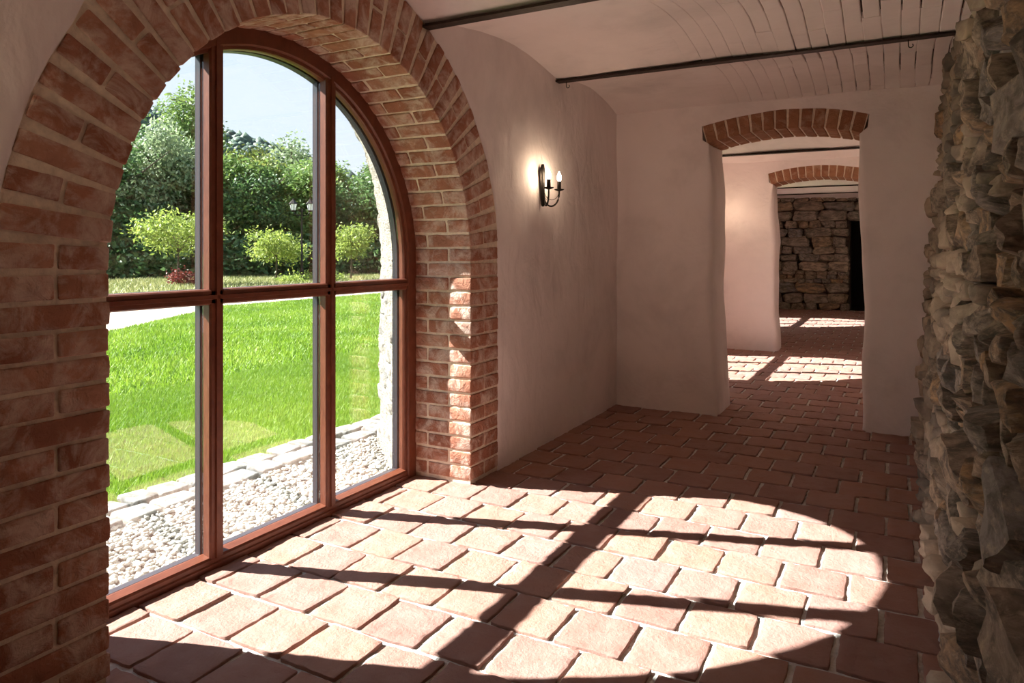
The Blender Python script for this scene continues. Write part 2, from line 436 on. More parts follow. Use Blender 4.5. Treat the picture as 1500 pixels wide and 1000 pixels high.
# local axes: x = depth into the wall, y = along the face (outwards), z = course height
specs_A = [(0.0, 0.277, 0.0, 0.142), (0.0, 0.277, 0.154, 0.298), (0.289, 0.372, 0.0, 0.142)]
specs_B = [(0.0, 0.137, 0.0, 0.298), (0.149, 0.372, 0.0, 0.142)]
bv = {}
for sp_ in specs_A + specs_B:
    hx, hy = (sp_[1] - sp_[0]) / 2, (sp_[3] - sp_[2]) / 2
    if (round(hx, 4), round(hy, 4)) not in bv:
        bv[(round(hx, 4), round(hy, 4))] = variants('brick', hx, hy, bh, 'brick', 5, amp=0.0026, nx=5, ny=4, nz=2, freq=26, chips=0.0012)
def put_brick(spec, M4, parent):
    hx, hy = (spec[1] - spec[0]) / 2, (spec[3] - spec[2]) / 2
    me = rnd.choice(bv[(round(hx, 4), round(hy, 4))])
    o = link('brick', me, parent)
    flip = Matrix.Rotation(math.pi * rnd.randint(0, 1), 4, 'X')
    jit = Matrix.Translation((rnd.uniform(-0.003, 0.002), rnd.uniform(-0.0025, 0.0025), rnd.uniform(-0.001, 0.001))) @ Euler((rnd.uniform(-.008, .008), rnd.uniform(-.006, .006), rnd.uniform(-.006, .006))).to_matrix().to_4x4()
    o.matrix_world = M4 @ Matrix.Translation(((spec[0] + spec[1]) / 2, (spec[2] + spec[3]) / 2, 0)) @ jit @ flip
def jamb_matrix(y, z, side):
    # x-> -X (into wall), y -> side*Y
    return Matrix(((-1, 0, 0, WX), (0, side, 0, y), (0, 0, 1, z), (0, 0, 0, 1)))
ncourse = 15
for side in (-1, 1):
    for k in range(ncourse):
        z = ZC - CH * (ncourse - k) + CH / 2
        for sp_ in (specs_A if k % 2 == 0 else specs_B): put_brick(sp_, jamb_matrix(YC + side * R_IN, z, side), wall_left)
narch = 40
for k in range(narch):
    a = math.pi * (k + 0.5) / narch
    c, s = math.cos(a), math.sin(a)
    # radial axis r=(c,s) in (y,z); tangent t=(-s,c)
    mat4 = Matrix(((-1, 0, 0, WX), (0, c, -s, YC + c * R_IN), (0, s, c, ZC + s * R_IN), (0, 0, 0, 1)))
    for sp_ in (specs_A if k % 2 == (ncourse % 2) else specs_B): put_brick(sp_, mat4, wall_left)
# rubble stones of the outer jamb, seen through the right-hand panes
def rock_mesh(name, seed, mat, sub=2, extra=9, box=0.85):
    """angular split block: hull of jittered box corners and a few face points, roughened"""
    rr = random.Random(seed * 7 + 1); bm = bmesh.new()
    for sx in (-1, 1):
        for sy in (-1, 1):
            for sz in (-1, 1): bm.verts.new((sx * rr.uniform(0.62, 1.0), sy * rr.uniform(0.72, 1.0), sz * rr.uniform(0.62, 1.0)))
    for i in range(extra):
        d = rr.randrange(3); p = [rr.uniform(-0.75, 0.75) for _ in range(3)]; p[d] = rr.choice((-1, 1)) * rr.uniform(0.88, 1.10); bm.verts.new(p)
    res = bmesh.ops.convex_hull(bm, input=bm.verts)
    bmesh.ops.delete(bm, geom=[v for v in bm.verts if not v.link_faces], context='VERTS')
    bmesh.ops.triangulate(bm, faces=bm.faces[:])
    off = Vector((seed * 4.3, seed * 1.9, seed * 6.1))
    for it in range(sub):
        bmesh.ops.subdivide_edges(bm, edges=bm.edges[:], cuts=1, use_grid_fill=True)
    bmesh.ops.triangulate(bm, faces=bm.faces[:])
    bmesh.ops.smooth_vert(bm, verts=bm.verts[:], factor=0.25, use_axis_x=True, use_axis_y=True, use_axis_z=True)
    for v in bm.verts:
        p = v.co.copy() * 1.03; v.co = p + noise.noise_vector(p * 1.5 + off) * 0.11 + noise.noise_vector(p * 4.0 + off) * 0.035
    bm.normal_update()
    for f in bm.faces: f.smooth = True
    for e in bm.edges:
        if len(e.link_faces) == 2 and e.calc_face_angle(0) > 0.62: e.smooth = False
    me = bpy.data.meshes.new(name); bm.to_mesh(me); bm.free(); me.materials.append(M[mat]); return me
outer_rocks = [rock_mesh('outer_stone', 50 + i, 'outer_stone', 2) for i in range(5)]
for side in (1, -1):
    z = -0.02
    while z < 1.05:
        h = rnd.uniform(0.07, 0.16)
        for xi in range(2):
            f = 0.27 + 0.5 * xi + rnd.uniform(-0.1, 0.1)
            x = -2.47 - 0.46 * f; rr_ = 0.985 + 0.46 * f
            o = link('stone', rnd.choice(outer_rocks), wall_left, (x, YC + side * (rr_ + 0.035), z + h / 2), (rnd.uniform(-.1, .1), rnd.uniform(-.1, .1), side * -0.78 + rnd.uniform(-.2, .2)))
            o.scale = (0.165, 0.06, h * 0.56)
        z += h

# ------------------------------------------------------------------ windows
def sweep_frame(profile, n=56, zbot=0.0):
    """sweep closed profile [(r, x)] along jamb-arch-jamb"""
    pts = [(-1.0, 0.0, zbot)] + [(math.cos(math.pi - math.pi * i / n), math.sin(math.pi - math.pi * i / n), ZC) for i in range(n + 1)] + [(1.0, 0.0, zbot)]
    V = []; F = []; m = len(profile)
    for c, s, z in pts:
        for r, x in profile: V.append((x, c * r, z + s * r))
    for i in range(len(pts) - 1):
        for j in range(m):
            j2 = (j + 1) % m; F.append([i * m + j, i * m + j2, (i + 1) * m + j2, (i + 1) * m + j])
    F.append(list(range(m))); F.append([(len(pts) - 1) * m + j for j in range(m)][::-1])
    return V, F
RG = 0.912
def bar_profile(mb, axis, c, half, lo, hi):
    """moulded bar: axis 'z' (mullion) or 'y' (transom)"""
    secs = [(FX + 0.006, 0.34 * half), (FX, 0.9 * half), (FX - 0.012, half)]
    prof = [(FX - 0.045, -half), (FX - 0.012, -half), (FX - 0.004, -0.82 * half), (FX - 0.004, -0.30 * half), (FX + 0.003, -0.24 * half), (FX + 0.003, 0.24 * half),
            (FX - 0.004, 0.30 * half), (FX - 0.004, 0.82 * half), (FX - 0.012, half), (FX - 0.045, half)]
    V = []; m = len(prof)
    for e in (lo, hi):
        for x, t in prof: V.append((x, c + t, e) if axis == 'z' else (x, e, c + t))
    F = [[j, (j + 1) % m, m + (j + 1) % m, m + j] for j in range(m)] + [list(range(m)), list(range(m, 2 * m))[::-1]]
    mb.add(V, F)
MU = 0.325; HM = 0.033; TZ = 1.07; HT = 0.030
def make_window(name):
    root = link(name, None, kind='structure', loc=(0, YC, 0))
    V, F = sweep_frame([(1.0, FX - 0.05), (1.0, FX), (0.934, FX), (0.928, FX - 0.008), (0.928, FX - 0.014), (RG + 0.003, FX - 0.018), (RG, FX - 0.03), (RG, FX - 0.05)])
    link('frame', mesh_from('frame', V, F, 'stained_wood'), root)
    V, F = sweep_frame([(1.0, FX - 0.085), (1.0, FX - 0.066), (RG, FX - 0.066), (RG - 0.004, FX - 0.096), (0.95, FX - 0.098)])
    link('outer_cladding', mesh_from('outer_cladding', V, F, 'cladding'), root)
    mb = MB(); prof = [(FX - 0.05, -0.03), (FX + 0.004, -0.03), (FX + 0.004, 0.022), (FX - 0.003, 0.026), (FX - 0.003, 0.040), (FX - 0.010, 0.048), (FX - 0.044, 0.056), (FX - 0.05, 0.056)]
    V = [(x, y, z) for y in (-0.92, 0.92) for x, z in prof]; m = len(prof)
    mb.add(V, [[j, (j + 1) % m, m + (j + 1) % m, m + j] for j in range(m)] + [list(range(m)), list(range(m, 2 * m))[::-1]])
    link('bottom_rail', mb.mesh('bottom_rail', 'stained_wood'), root)
    mb = MB(); mb.box(FX - 0.098, FX - 0.066, -0.92, 0.92, -0.03, 0.05); mb.box(FX - 0.125, FX - 0.096, -0.92, 0.92, -0.03, 0.02)
    link('sill_cladding', mb.mesh('sill_cladding', 'cladding'), root)
    for s in (-1, 1):
        top = ZC + math.sqrt(0.95 ** 2 - MU ** 2)
        mb = MB(); bar_profile(mb, 'z', s * MU, HM, 0.04, top); mu = link('mullion', mb.mesh('mullion', 'stained_wood'), root)
        mb = MB(); mb.box(FX - 0.094, FX - 0.066, s * MU - HM, s * MU + HM, 0.04, top - 0.02); link('cladding', mb.mesh('cladding', 'cladding'), mu)
    mb = MB(); bar_profile(mb, 'y', TZ, HT, -0.92, 0.92); trn = link('transom', mb.mesh('transom', 'stained_wood'), root)
    mb = MB(); mb.box(FX - 0.094, FX - 0.066, -0.92, 0.92, TZ - HT, TZ + HT); link('cladding', mb.mesh('cladding', 'cladding'), trn)
    # six panes
    gx0, gx1 = FX - 0.064, FX - 0.052
    spans = [(-RG - 0.01, -MU - HM + 0.006), (-MU + HM - 0.006, MU - HM + 0.006), (MU + HM - 0.006, RG + 0.01)]
    for (a, b) in spans:
        mb = MB(); mb.box(gx0, gx1, a, b, 0.045, TZ - HT + 0.006); link('pane', mb.mesh('pane', 'pane_glass'), root)
        n = 14; poly = [(a, TZ + HT - 0.006), (b, TZ + HT - 0.006)]
        for i in range(n + 1):
            y = b + (a - b) * i / n; Rg = RG + 0.012
            poly.append((y, ZC + math.sqrt(max(0.0, Rg * Rg - y * y))))
        m = len(poly); V = [(x, y, z) for x in (gx0, gx1) for y, z in poly]
        mb = MB(); mb.add(V, [list(range(m))[::-1], list(range(m, 2 * m))] + [[j, (j + 1) % m, m + (j + 1) % m, m + j] for j in range(m)])
        link('pane', mb.mesh('pane', 'pane_glass'), root)
    return root
win1 = make_window('window_1')
def copy_tree(o, parent=None):
    c = o.copy(); COL.objects.link(c); c.parent = parent
    for ch in list(o.children): copy_tree(ch, c)
    return c
for k in (1, 2):
    wk = copy_tree(win1); wk.name = 'window_%d' % (k + 1); wk.location = (DX3 if k == 2 else 0, YC + k * BAY, 0)

# ------------------------------------------------------------------ partition walls with brick-arched doorways
def door_wall(name, y0, T, xl0, xl1, xr1, xr0, seed, x_far_l, x_far_r, zs=2.072, zc_in=2.145, vh=0.140):
    """xl0/xl1 = left jamb at floor / spring, xr1/xr0 = right jamb at spring / floor"""
    ov = 0.028
    al, ar = xl1 - ov, xr1 + ov; wdt = ar - al; mid = (al + ar) / 2
    rise = zc_in - zs; half = wdt / 2; Rr = (half * half + rise * rise) / (2 * rise); cz = zc_in - Rr
    ang = math.asin(half / Rr)
    def arc(r, n, a0=None):
        a0 = a0 or ang
        return [(mid + r * math.sin(-a0 + 2 * a0 * i / n), cz + r * math.cos(-a0 + 2 * a0 * i / n)) for i in range(n + 1)]
    outer = arc(Rr + vh, 30)
    wob = lambda z: 0.012 * math.sin(z * 7 + seed) + 0.006 * math.sin(z * 17 + 2 * seed)
    left = [(xl0 + (xl1 - xl0) * t / 12 + wob(t), -0.03 + (zs + 0.03) * t / 12) for t in range(13)]
    right = [(xr1 + (xr0 - xr1) * t / 12 + wob(t + 3), zs - (zs + 0.03) * t / 12) for t in range(13)]
    top = [left[-1], (outer[0][0] + 0.012, outer[0][1] - vh * 0.9)] + outer + [(outer[-1][0] - 0.012, outer[-1][1] - vh * 0.9), right[0]]
    c = 0.045
    secs = [(c, 0.0), (c * 0.5, 0.006), (c * 0.15, 0.022), (0, 0.05)] + [(0.0, 0.05 + (T - 0.1) * i / 5) for i in range(1, 5)] + [(0, T - 0.05), (c * 0.3, T - 0.015), (c, T)]
    me = hole_wall(name, left, top, right, (x_far_l, x_far_r, -0.03, 2.75), secs, lambda a, z, d: (a, y0 + d, z), 'plaster', 14, 0.010, seed, nl=26, jamb_only=True)
    o = structure(name, me)
    # back face
    l2, t2, r2 = left, top, right
    me = hole_wall('back_face', l2, t2, r2, (x_far_l, x_far_r, -0.03, 2.75), [(c, T)], lambda a, z, d: (a, y0 + d, z), 'plaster', 4, 0.008, seed + 9, jamb_only=True)
    link('back_face', me, o)
    # mortar band and voussoirs
    n = 26; V = []; F = []
    for i, (pi, po) in enumerate(zip(arc(Rr + 0.009, n), arc(Rr + vh + 0.01, n))):
        for (p, yy) in ((pi, y0 + 0.012), (po, y0 + 0.012), (po, y0 + T - 0.012), (pi, y0 + T - 0.012)): V.append((p[0], yy, p[1]))
    for i in range(n):
        for j in range(4):
            j2 = (j + 1) % 4; F.append([i * 4 + j, i * 4 + j2, (i + 1) * 4 + j2, (i + 1) * 4 + j])
    link('mortar', mesh_from('mortar', V, F, 'mortar'), o)
    nv = 13; wv = 2 * ang * Rr / nv
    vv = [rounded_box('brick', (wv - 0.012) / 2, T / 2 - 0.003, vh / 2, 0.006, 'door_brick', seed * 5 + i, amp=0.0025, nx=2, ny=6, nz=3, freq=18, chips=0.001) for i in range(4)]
    for k in range(nv):
        a = -ang + 2 * ang * (k + 0.5) / nv
        b = link('brick', vv[k % 4], o, (mid + (Rr + vh / 2) * math.sin(a), y0 + T / 2 + rnd.uniform(-.004, .002), cz + (Rr + vh / 2) * math.cos(a) + rnd.uniform(-.002, .002)), (rnd.uniform(-.005, .005), a, 0))
    return o
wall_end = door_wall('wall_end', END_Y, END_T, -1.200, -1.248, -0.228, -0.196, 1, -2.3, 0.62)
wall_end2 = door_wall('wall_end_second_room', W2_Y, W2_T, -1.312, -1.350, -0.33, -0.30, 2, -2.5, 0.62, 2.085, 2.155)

# ------------------------------------------------------------------ ceiling: shallow vaults between iron beams
bays = [(-1.65, -0.15, 2.37, 2.37, 0.12), (-0.15, 1.35, 2.37, 2.36, 0.13), (1.35, 2.85, 2.36, 2.345, 0.15), (2.85, 4.36, 2.345, 2.398, 0.105), (4.36, 5.64, 2.398, 2.325, 0.10),
        (5.95, 7.55, 2.32, 2.245, 0.12), (7.55, 9.48, 2.245, 2.36, 0.11), (9.78, 11.6, 2.36, 2.36, 0.11), (11.6, 13.2, 2.36, 2.36, 0.11), (13.2, 14.8, 2.36, 2.36, 0.11), (14.8, 16.6, 2.36, 2.36, 0.11)]
BRICK_BAYS = (3, 4)
BX0 = -1.12
def vault_z(bay, y):
    y0, y1, za, zb, rise = bay; t = (y - y0) / (y1 - y0)
    return za + (zb - za) * t + rise * (1 - (2 * t - 1) ** 2)
ceil_root = None
for bi, bay in enumerate(bays):
    y0, y1 = bay[0], bay[1]; nx, ny = 54, 20; x0, x1 = -2.70, 0.62
    V = []; F = []
    for j in range(ny + 1):
        y = y0 + (y1 - y0) * j / ny
        for i in range(nx + 1):
            x = x0 + (x1 - x0) * i / nx; z = vault_z(bay, y)
            p = Vector((x, y, z)); z += noise.noise(p * 1.7) * 0.014 + noise.noise(p * 6) * 0.004
            if bi in BRICK_BAYS and x > BX0: z += 0.030 * min(1, (x - BX0) / 0.35)
            V.append((x, y, z))
    for j in range(ny):
        for i in range(nx):
            a = j * (nx + 1) + i; F.append([a, a + nx + 1, a + nx + 2, a + 1])
    me = mesh_from('vault', V, F, 'ceiling_plaster', True)
    if ceil_root is None: ceil_root = structure('ceiling', me)
    else: link('vault', me, ceil_root)
    if bi in BRICK_BAYS:
        me.materials.append(M['soot_mortar'])
        for p in me.polygons:
            if p.center.x > BX0 + 0.14: p.material_index = 1
        wcol = 0.088; x = BX0; ci = 0
        while x < 0.46:
            y = y0 - rnd.uniform(0.02, 0.27)
            fade = min(1.0, max(0.0, (x - BX0 - 0.1) / 0.55))
            while y < y1:
                ln = rnd.uniform(0.25, 0.31); ya, yb = max(y, y0), min(y + ln, y1)
                if yb - ya > 0.03:
                    gx = (rnd.choice([0.0, 0.002, 0.006, 0.010, 0.014]) * fade) - 0.0015; gy = rnd.choice([0.0, 0, 0, 0.004]) * fade - 0.001
                    drop = rnd.uniform(0.0, 0.005) * (0.3 + fade)
                    V = []; F = []; n = 4
                    for i in range(n + 1):
                        yy = ya + gy + (yb - ya - 2 * gy) * i / n
                        for (xx, dz) in ((x + gx / 2, 0.035), (x + gx / 2, 0.003), (x + gx / 2 + 0.004, 0), (x + wcol - gx / 2 - 0.004, 0), (x + wcol - gx / 2, 0.003), (x + wcol - gx / 2, 0.035)):
                            p = Vector((xx, yy, 2)); V.append((xx + 0.003 * noise.noise(Vector((xx * 3, yy * 4, 1))), yy, vault_z(bay, yy) + dz - drop + noise.noise(Vector((xx, yy, vault_z(bay, yy))) * 1.7) * 0.014))
                    for i in range(n):
                        for j in range(5): F.append([i * 6 + j, i * 6 + j + 1, (i + 1) * 6 + j + 1, (i + 1) * 6 + j])
                    F.append([0, 1, 2, 3, 4, 5][::-1]); F.append([n * 6 + q for q in range(6)])
                    link('brick', mesh_from('ceiling_brick', V, F, 'ceiling_plaster'), ceil_root)
                y += ln
            x += wcol; ci += 1
# unseen roof slab above the vaults, added to block the sun
mb = MB(); mb.box(-2.93, 1.4, BACK_Y - 0.4, W2_Y + 0.2, 2.62, 2.95); mb.box(-2.93 + DX3, 1.4, W2_Y + 0.2, FAR_Y + 1.4, 2.62, 2.95); link('sun_block_roof', mb.mesh('sun_block_roof', 'concrete'), ceil_root)

def iron_beam(y, z, label, hooks=()):
    root = link('ceiling_beam', None, loc=(0, y, z)); tag(root, label, 'beam', 'iron ceiling beams')
    xl = -2.06 + (DX3 if y > W2_Y else 0)
    mb = MB(); mb.box(xl, 0.40, -0.031, 0.031, 0.0, 0.011); link('flange', mb.mesh('flange', 'iron'), root)
    mb = MB(); mb.box(xl, 0.40, -0.006, 0.006, 0.011, 0.13); link('web', mb.mesh('web', 'iron'), root)
    for hx in hooks:
        mb = MB(); pts = [(hx, 0, 0.002), (hx, 0, -0.03)] + [(hx + 0.011 - 0.011 * math.cos(t * 0.5), 0, -0.032 - 0.011 * math.sin(t * 0.5)) for t in range(1, 9)]
        mb.tube(pts, 0.0026, 6); link('hook', mb.mesh('hook', 'black_iron'), root)
    return root
iron_beam(1.35, 2.345, 'dark iron ceiling beam over the near half of the arched window')
iron_beam(2.85, 2.327, 'dark iron ceiling beam ending at the upper shoulder of the brick arch')
iron_beam(4.36, 2.378, 'dark iron ceiling beam with two small hooks, next before the first doorway', (-1.93, 0.06))
iron_beam(7.55, 2.228, 'thin iron ceiling beam seen through the first doorway, in the second room')
iron_beam(-0.15, 2.355, 'dark iron ceiling beam behind the arched window bay')
for yy, lb in ((11.6, 'nearest the second doorway'), (13.2, 'midway in the third room'), (14.8, 'closest to the rubble end wall')):
    iron_beam(yy, 2.345, 'thin iron beam under the third room ceiling, ' + lb)

# ------------------------------------------------------------------ floor
V = []; F = []; gx, gy = 60, 330; fx0, fx1, fy0, fy1 = -2.75, 0.62, BACK_Y - 0.1, FAR_Y + 0.3
for j in range(gy + 1):
    for i in range(gx + 1):
        y = fy0 + (fy1 - fy0) * j / gy; fx0 = -2.41 + (DX3 if y > W2_Y + 0.2 else 0); x = fx0 + (fx1 - fx0) * i / gx
        V.append((x, y, -0.0085 + 0.004 * noise.noise(Vector((x * 9, y * 9, 0))) + 0.0025 * noise.noise(Vector((x * 25, y * 25, 3)))))
for j in range(gy):
    for i in range(gx):
        a = j * (gx + 1) + i; F.append([a, a + 1, a + gx + 2, a + gx + 1])
floor = structure('floor', mesh_from('floor', V, F, 'floor_mortar', True))
TP, TR = 0.2335, 0.2462
tile_v = [rounded_box('tile', TP / 2 - 0.0074, TR / 2 - 0.0078, 0.02, 0.0045, 'tile', 100 + i, amp=0.0040, nx=7, ny=7, nz=1, freq=24, chips=0.0025, plan_r=0.010) for i in range(12)]
half_v = [rounded_box('tile', TP / 4 - 0.0085, TR / 2 - 0.0085, 0.02, 0.006, 'tile', 140 + i, amp=0.004, nx=3, ny=5, nz=1, freq=16, chips=0.004, plan_r=0.018) for i in range(3)]
tiles = []
row = -14
while True:
    y = 2.08 + TR * (row + 0.5)
    if y > FAR_Y + 0.1: break
    row_off = (-0.626 if row % 2 == 1 else -0.741) + rnd.uniform(-0.012, 0.012)
    i = -11
    while i < 6:
        x = row_off + TP * (i + 0.5); i += 1
        in_niche = any(abs(y - (YC + k * BAY)) < 0.99 for k in range(3))
        lo = (FX + 0.005 if in_niche else WX - 0.06) + (DX3 if y > W2_Y + W2_T else 0)
        if y < BACK_Y - 0.1: continue
        me = None; full_l = x - TP / 2 + 0.008; full_r = x + TP / 2 - 0.008
        if full_r < lo + 0.05 or full_l > RX + 0.13: continue
        sx = 1.0
        if full_l < lo:      # cut tile against the frame or wall
            nl_ = lo; cx = (nl_ + full_r) / 2; wd = full_r - nl_
            if wd < 0.05: continue
            sx = wd / (full_r - full_l); x = cx
        if END_Y + 0.02 < y < END_Y + END_T - 0.02 and not (-1.32 < x < -0.10): continue
        if W2_Y + 0.02 < y < W2_Y + W2_T - 0.02 and not (-1.42 < x < -0.2): continue
        tiles.append((x, y, sx))
    row += 1
def place_tile(x, y, sx):
    me = rnd.choice(tile_v)
    R_ = Matrix.Translation((x + rnd.uniform(-.003, .003), y + rnd.uniform(-.004, .004), -0.0185 + rnd.uniform(-.0025, .003))) @ Euler((rnd.uniform(-.016, .016), rnd.uniform(-.016, .016), rnd.uniform(-.016, .016) + (math.pi if rnd.random() < .5 else 0))).to_matrix().to_4x4() @ Matrix.Diagonal((sx, 1, 1, 1))
    return me, R_
def in_view(x, y):
    t = -0.473 * x + 0.881 * y
    if t < 0.6: return False
    u = 750 + 1047 * (0.881 * x + 0.473 * y) / t; v = 368 + 1047 * 1.25 / t
    return -60 < u < 1560 and v < 1070
order = sorted(tiles, key=lambda p: (0 if in_view(p[0], p[1]) else 1, p[1]))
shown = order[:300]; rest = order[300:]
for p in shown:
    me, R_ = place_tile(*p); o = link('tile', me, floor); o.matrix_world = R_
tv = []; tf = []; base = 0
cache = {}
for me in tile_v:
    vv = np.empty(len(me.vertices) * 3, dtype=np.float32); me.vertices.foreach_get('co', vv)
    ll = np.empty(len(me.loops), dtype=np.int32); me.loops.foreach_get('vertex_index', ll); cache[me.name] = (vv.reshape(-1, 3), ll)
for p in rest:
    me, R_ = place_tile(*p); v_, l_ = cache[me.name]; Rn = np.array(R_)
    tv.append(v_ @ Rn[:3, :3].T + Rn[:3, 3]); tf.append(l_ + base); base += len(v_)
if tv:
    o = link('far_tiles', np_mesh('far_tiles', np.concatenate(tv), np.concatenate(tf), 4, 'tile', None, True), floor, kind='stuff')

# ------------------------------------------------------------------ rubble wall on the right
def face_x(z): return RX + 0.16 * (max(0, z) / 2.4) ** 1.1
V = []; F = []; ny, nz = 90, 40; y0, y1 = BACK_Y - 0.2, END_Y + 0.2
for j in range(nz + 1):
    z = -0.05 + 2.75 * j / nz
    for i in range(ny + 1):
        y = y0 + (y1 - y0) * i / ny; p = Vector((0.3, y, z))
        V.append((face_x(z) + 0.055 + 0.03 * noise.noise(p * 5) + 0.015 * noise.noise(p * 14), y, z))
for j in range(nz):
    for i in range(ny):
        a = j * (ny + 1) + i; F.append([a, a + ny + 1, a + ny + 2, a + 1])
wall_right = structure('wall_right', mesh_from('wall_right', V, F, 'wall_core', True))
mb = MB(); mb.box(0.62, 1.3, BACK_Y - 0.3, FAR_Y + 1.2, -0.05, 2.7); link('core', mb.mesh('core', 'wall_core'), wall_right)
rocks = [rock_mesh('stone', i, 'stone', 2, 9) for i in range(22)]
stones = []
z = 0.0
while z < 2.55:
    h = rnd.choice([0.055, 0.075, 0.095, 0.12, 0.155]) * rnd.uniform(0.9, 1.15)
    y = -1.0 + rnd.uniform(-0.1, 0.1)
    while y < END_Y + 0.05:
        wd = min(0.36, max(0.09, h * rnd.uniform(1.0, 2.7)))
        if rnd.random() < 0.22 and h > 0.12:   # two thin stones in place of one
            stones.append((y, z, wd, h * 0.5)); stones.append((y + rnd.uniform(-.02, .02), z + h * 0.5, wd, h * 0.5))
        else: stones.append((y, z, wd, h))
        y += wd
    z += h
def put_stone(s):
    y, z, wd, h = s
    cz = z + h / 2 + rnd.uniform(-.014, .014)
    pr = rnd.uniform(-0.030, 0.030)
    return Matrix.Translation((face_x(cz) + 0.05 - pr, y + wd / 2, cz)) @ Euler((rnd.gauss(0, .16), rnd.gauss(0, .12), rnd.gauss(0, .14))).to_matrix().to_4x4() @ Matrix.Diagonal((rnd.uniform(0.08, 0.12), wd * 0.49, h * 0.505, 1))
def stone_rank(s):
    y = s[0] + s[2] / 2
    if y < 0.95: return -1
    return s[2] * s[3] / (y * y)
ss = sorted(stones, key=stone_rank, reverse=True)
for s in ss[:300]:
    o = link('stone', rnd.choice(rocks), wall_right); o.matrix_world = put_stone(s)
def joined(objs, mat, name, parent):
    tv = []; tl = []; base = 0
    for me, Mx in objs:
        v_ = np.empty(len(me.vertices) * 3, dtype=np.float32); me.vertices.foreach_get('co', v_); v_ = v_.reshape(-1, 3)
        l_ = np.empty(len(me.loops), dtype=np.int32); me.loops.foreach_get('vertex_index', l_)
        Rn = np.array(Mx); tv.append(v_ @ Rn[:3, :3].T + Rn[:3, 3]); tl.append(l_ + base); base += len(v_)
    return link(name, np_mesh(name, np.concatenate(tv), np.concatenate(tl), 3, mat, None, True), parent, kind='stuff')
low = [rock_mesh('small_stone', 200 + i, 'stone', 2, 7) for i in range(6)]
joined([(rnd.choice(low), put_stone(s)) for s in ss[300:]], 'stone', 'packed_stones', wall_right)
# small pinning stones in the joints
pins = []
for i in range(420):
    z = rnd.uniform(0.1, 2.45); y = rnd.uniform(0.9, END_Y)
    r_ = rnd.uniform(0.018, 0.045)
    pins.append((rnd.choice(low), Matrix.Translation((face_x(z) + 0.035, y, z)) @ Euler((rnd.uniform(0, 6), rnd.uniform(0, 6), rnd.uniform(0, 6))).to_matrix().to_4x4() @ Matrix.Diagonal((r_, r_ * 1.3, r_ * 0.8, 1))))
joined(pins, 'stone', 'pinning_stones', wall_right)
# pale mortar fillet along the foot of the rubble wall
V = []; F = []; n = 120
for i in range(n + 1):
    y = 0.2 + (END_Y - 0.2) * i / n; q = 0.03 * noise.noise(Vector((y * 6, 0, 1))) + 0.015 * noise.noise(Vector((y * 19, 2, 1)))
    for (dx, dz) in ((0.0 + q * 0.6, -0.004), (0.03 + q * .5, 0.008), (0.06, 0.03 + q * .6), (0.085, 0.075 + q), (0.13, 0.12 + q)): V.append((RX - 0.05 + dx, y, dz))
for i in range(n):
    for j in range(4): F.append([i * 5 + j, i * 5 + j + 1, (i + 1) * 5 + j + 1, (i + 1) * 5 + j][::-1])
link('mortar_fillet', mesh_from('mortar_fillet', V, F, 'lime_fillet', True), wall_right)

# ------------------------------------------------------------------ remaining shell
mb = MB(); mb.box(-3.0, 1.3, BACK_Y - 0.3, BACK_Y, -0.05, 2.7); structure('wall_back', mb.mesh('wall_back', 'plaster'))
mb = MB(); mb.box(0.30, 0.62, END_Y + 0.3, FAR_Y + 0.1, -0.05, 2.7); structure('wall_right_far_rooms', mb.mesh('wall_right_far_rooms', 'plaster'))
# far rubble wall with a dark opening on its right
OX = -0.86
def far_y(x): return FAR_Y + 0.18 * (x + 2.27) / 1.40
V = [(-2.6, FAR_Y + 0.05, -0.05), (OX, FAR_Y + 0.24, -0.05), (OX, FAR_Y + 0.24, 2.0), (0.35, FAR_Y + 0.35, 2.0), (0.35, FAR_Y + 0.35, 2.7), (-2.6, FAR_Y + 0.05, 2.7), (OX, FAR_Y + 0.9, -0.05), (OX, FAR_Y + 0.9, 2.0), (0.35, FAR_Y + 0.9, 2.0)]
wall_far = structure('wall_far', mesh_from('wall_far', V, [[0, 1, 2, 5], [2, 3, 4, 5], [1, 6, 7, 2], [2, 7, 8, 3]], 'wall_core'))
mb = MB(); mb.box(-3.0, 1.3, FAR_Y + 1.2, FAR_Y + 1.4, -0.05, 2.7); link('recess_back', mb.mesh('recess_back', 'painted_dark'), wall_far)  # black sheet stands in for the darkness beyond the opening
mb = MB(); mb.box(-1.6, -1.5, FAR_Y + 0.3, FAR_Y + 1.25, -0.05, 2.7); mb.box(-1.6, 0.62, FAR_Y + 0.3, FAR_Y + 1.25, -0.06, -0.002); link('recess_lining', mb.mesh('recess_lining', 'painted_dark'), wall_far)
z = 0.0
while z < 2.42:
    h = rnd.choice([0.09, 0.12, 0.16, 0.21]) * rnd.uniform(0.9, 1.1); x = -2.55 + rnd.uniform(-.1, .05)
    lim = OX if z + h * 0.5 < 1.98 else 0.35
    while x < lim - 0.02:
        wd = min(max(0.14, h * rnd.uniform(1.2, 3.2)), 0.6); wd = min(wd, lim - x)
        if wd > 0.06:
            cz = z + h / 2
            o = link('stone', rnd.choice(rocks), wall_far, (x + wd / 2, far_y(x + wd / 2) - 0.02 + rnd.uniform(-.03, .03), cz), (rnd.gauss(0, .08), rnd.gauss(0, .05), rnd.gauss(0, .08)))
            o.scale = (wd * 0.515, 0.10, h * 0.53)
        x += wd
    z += h

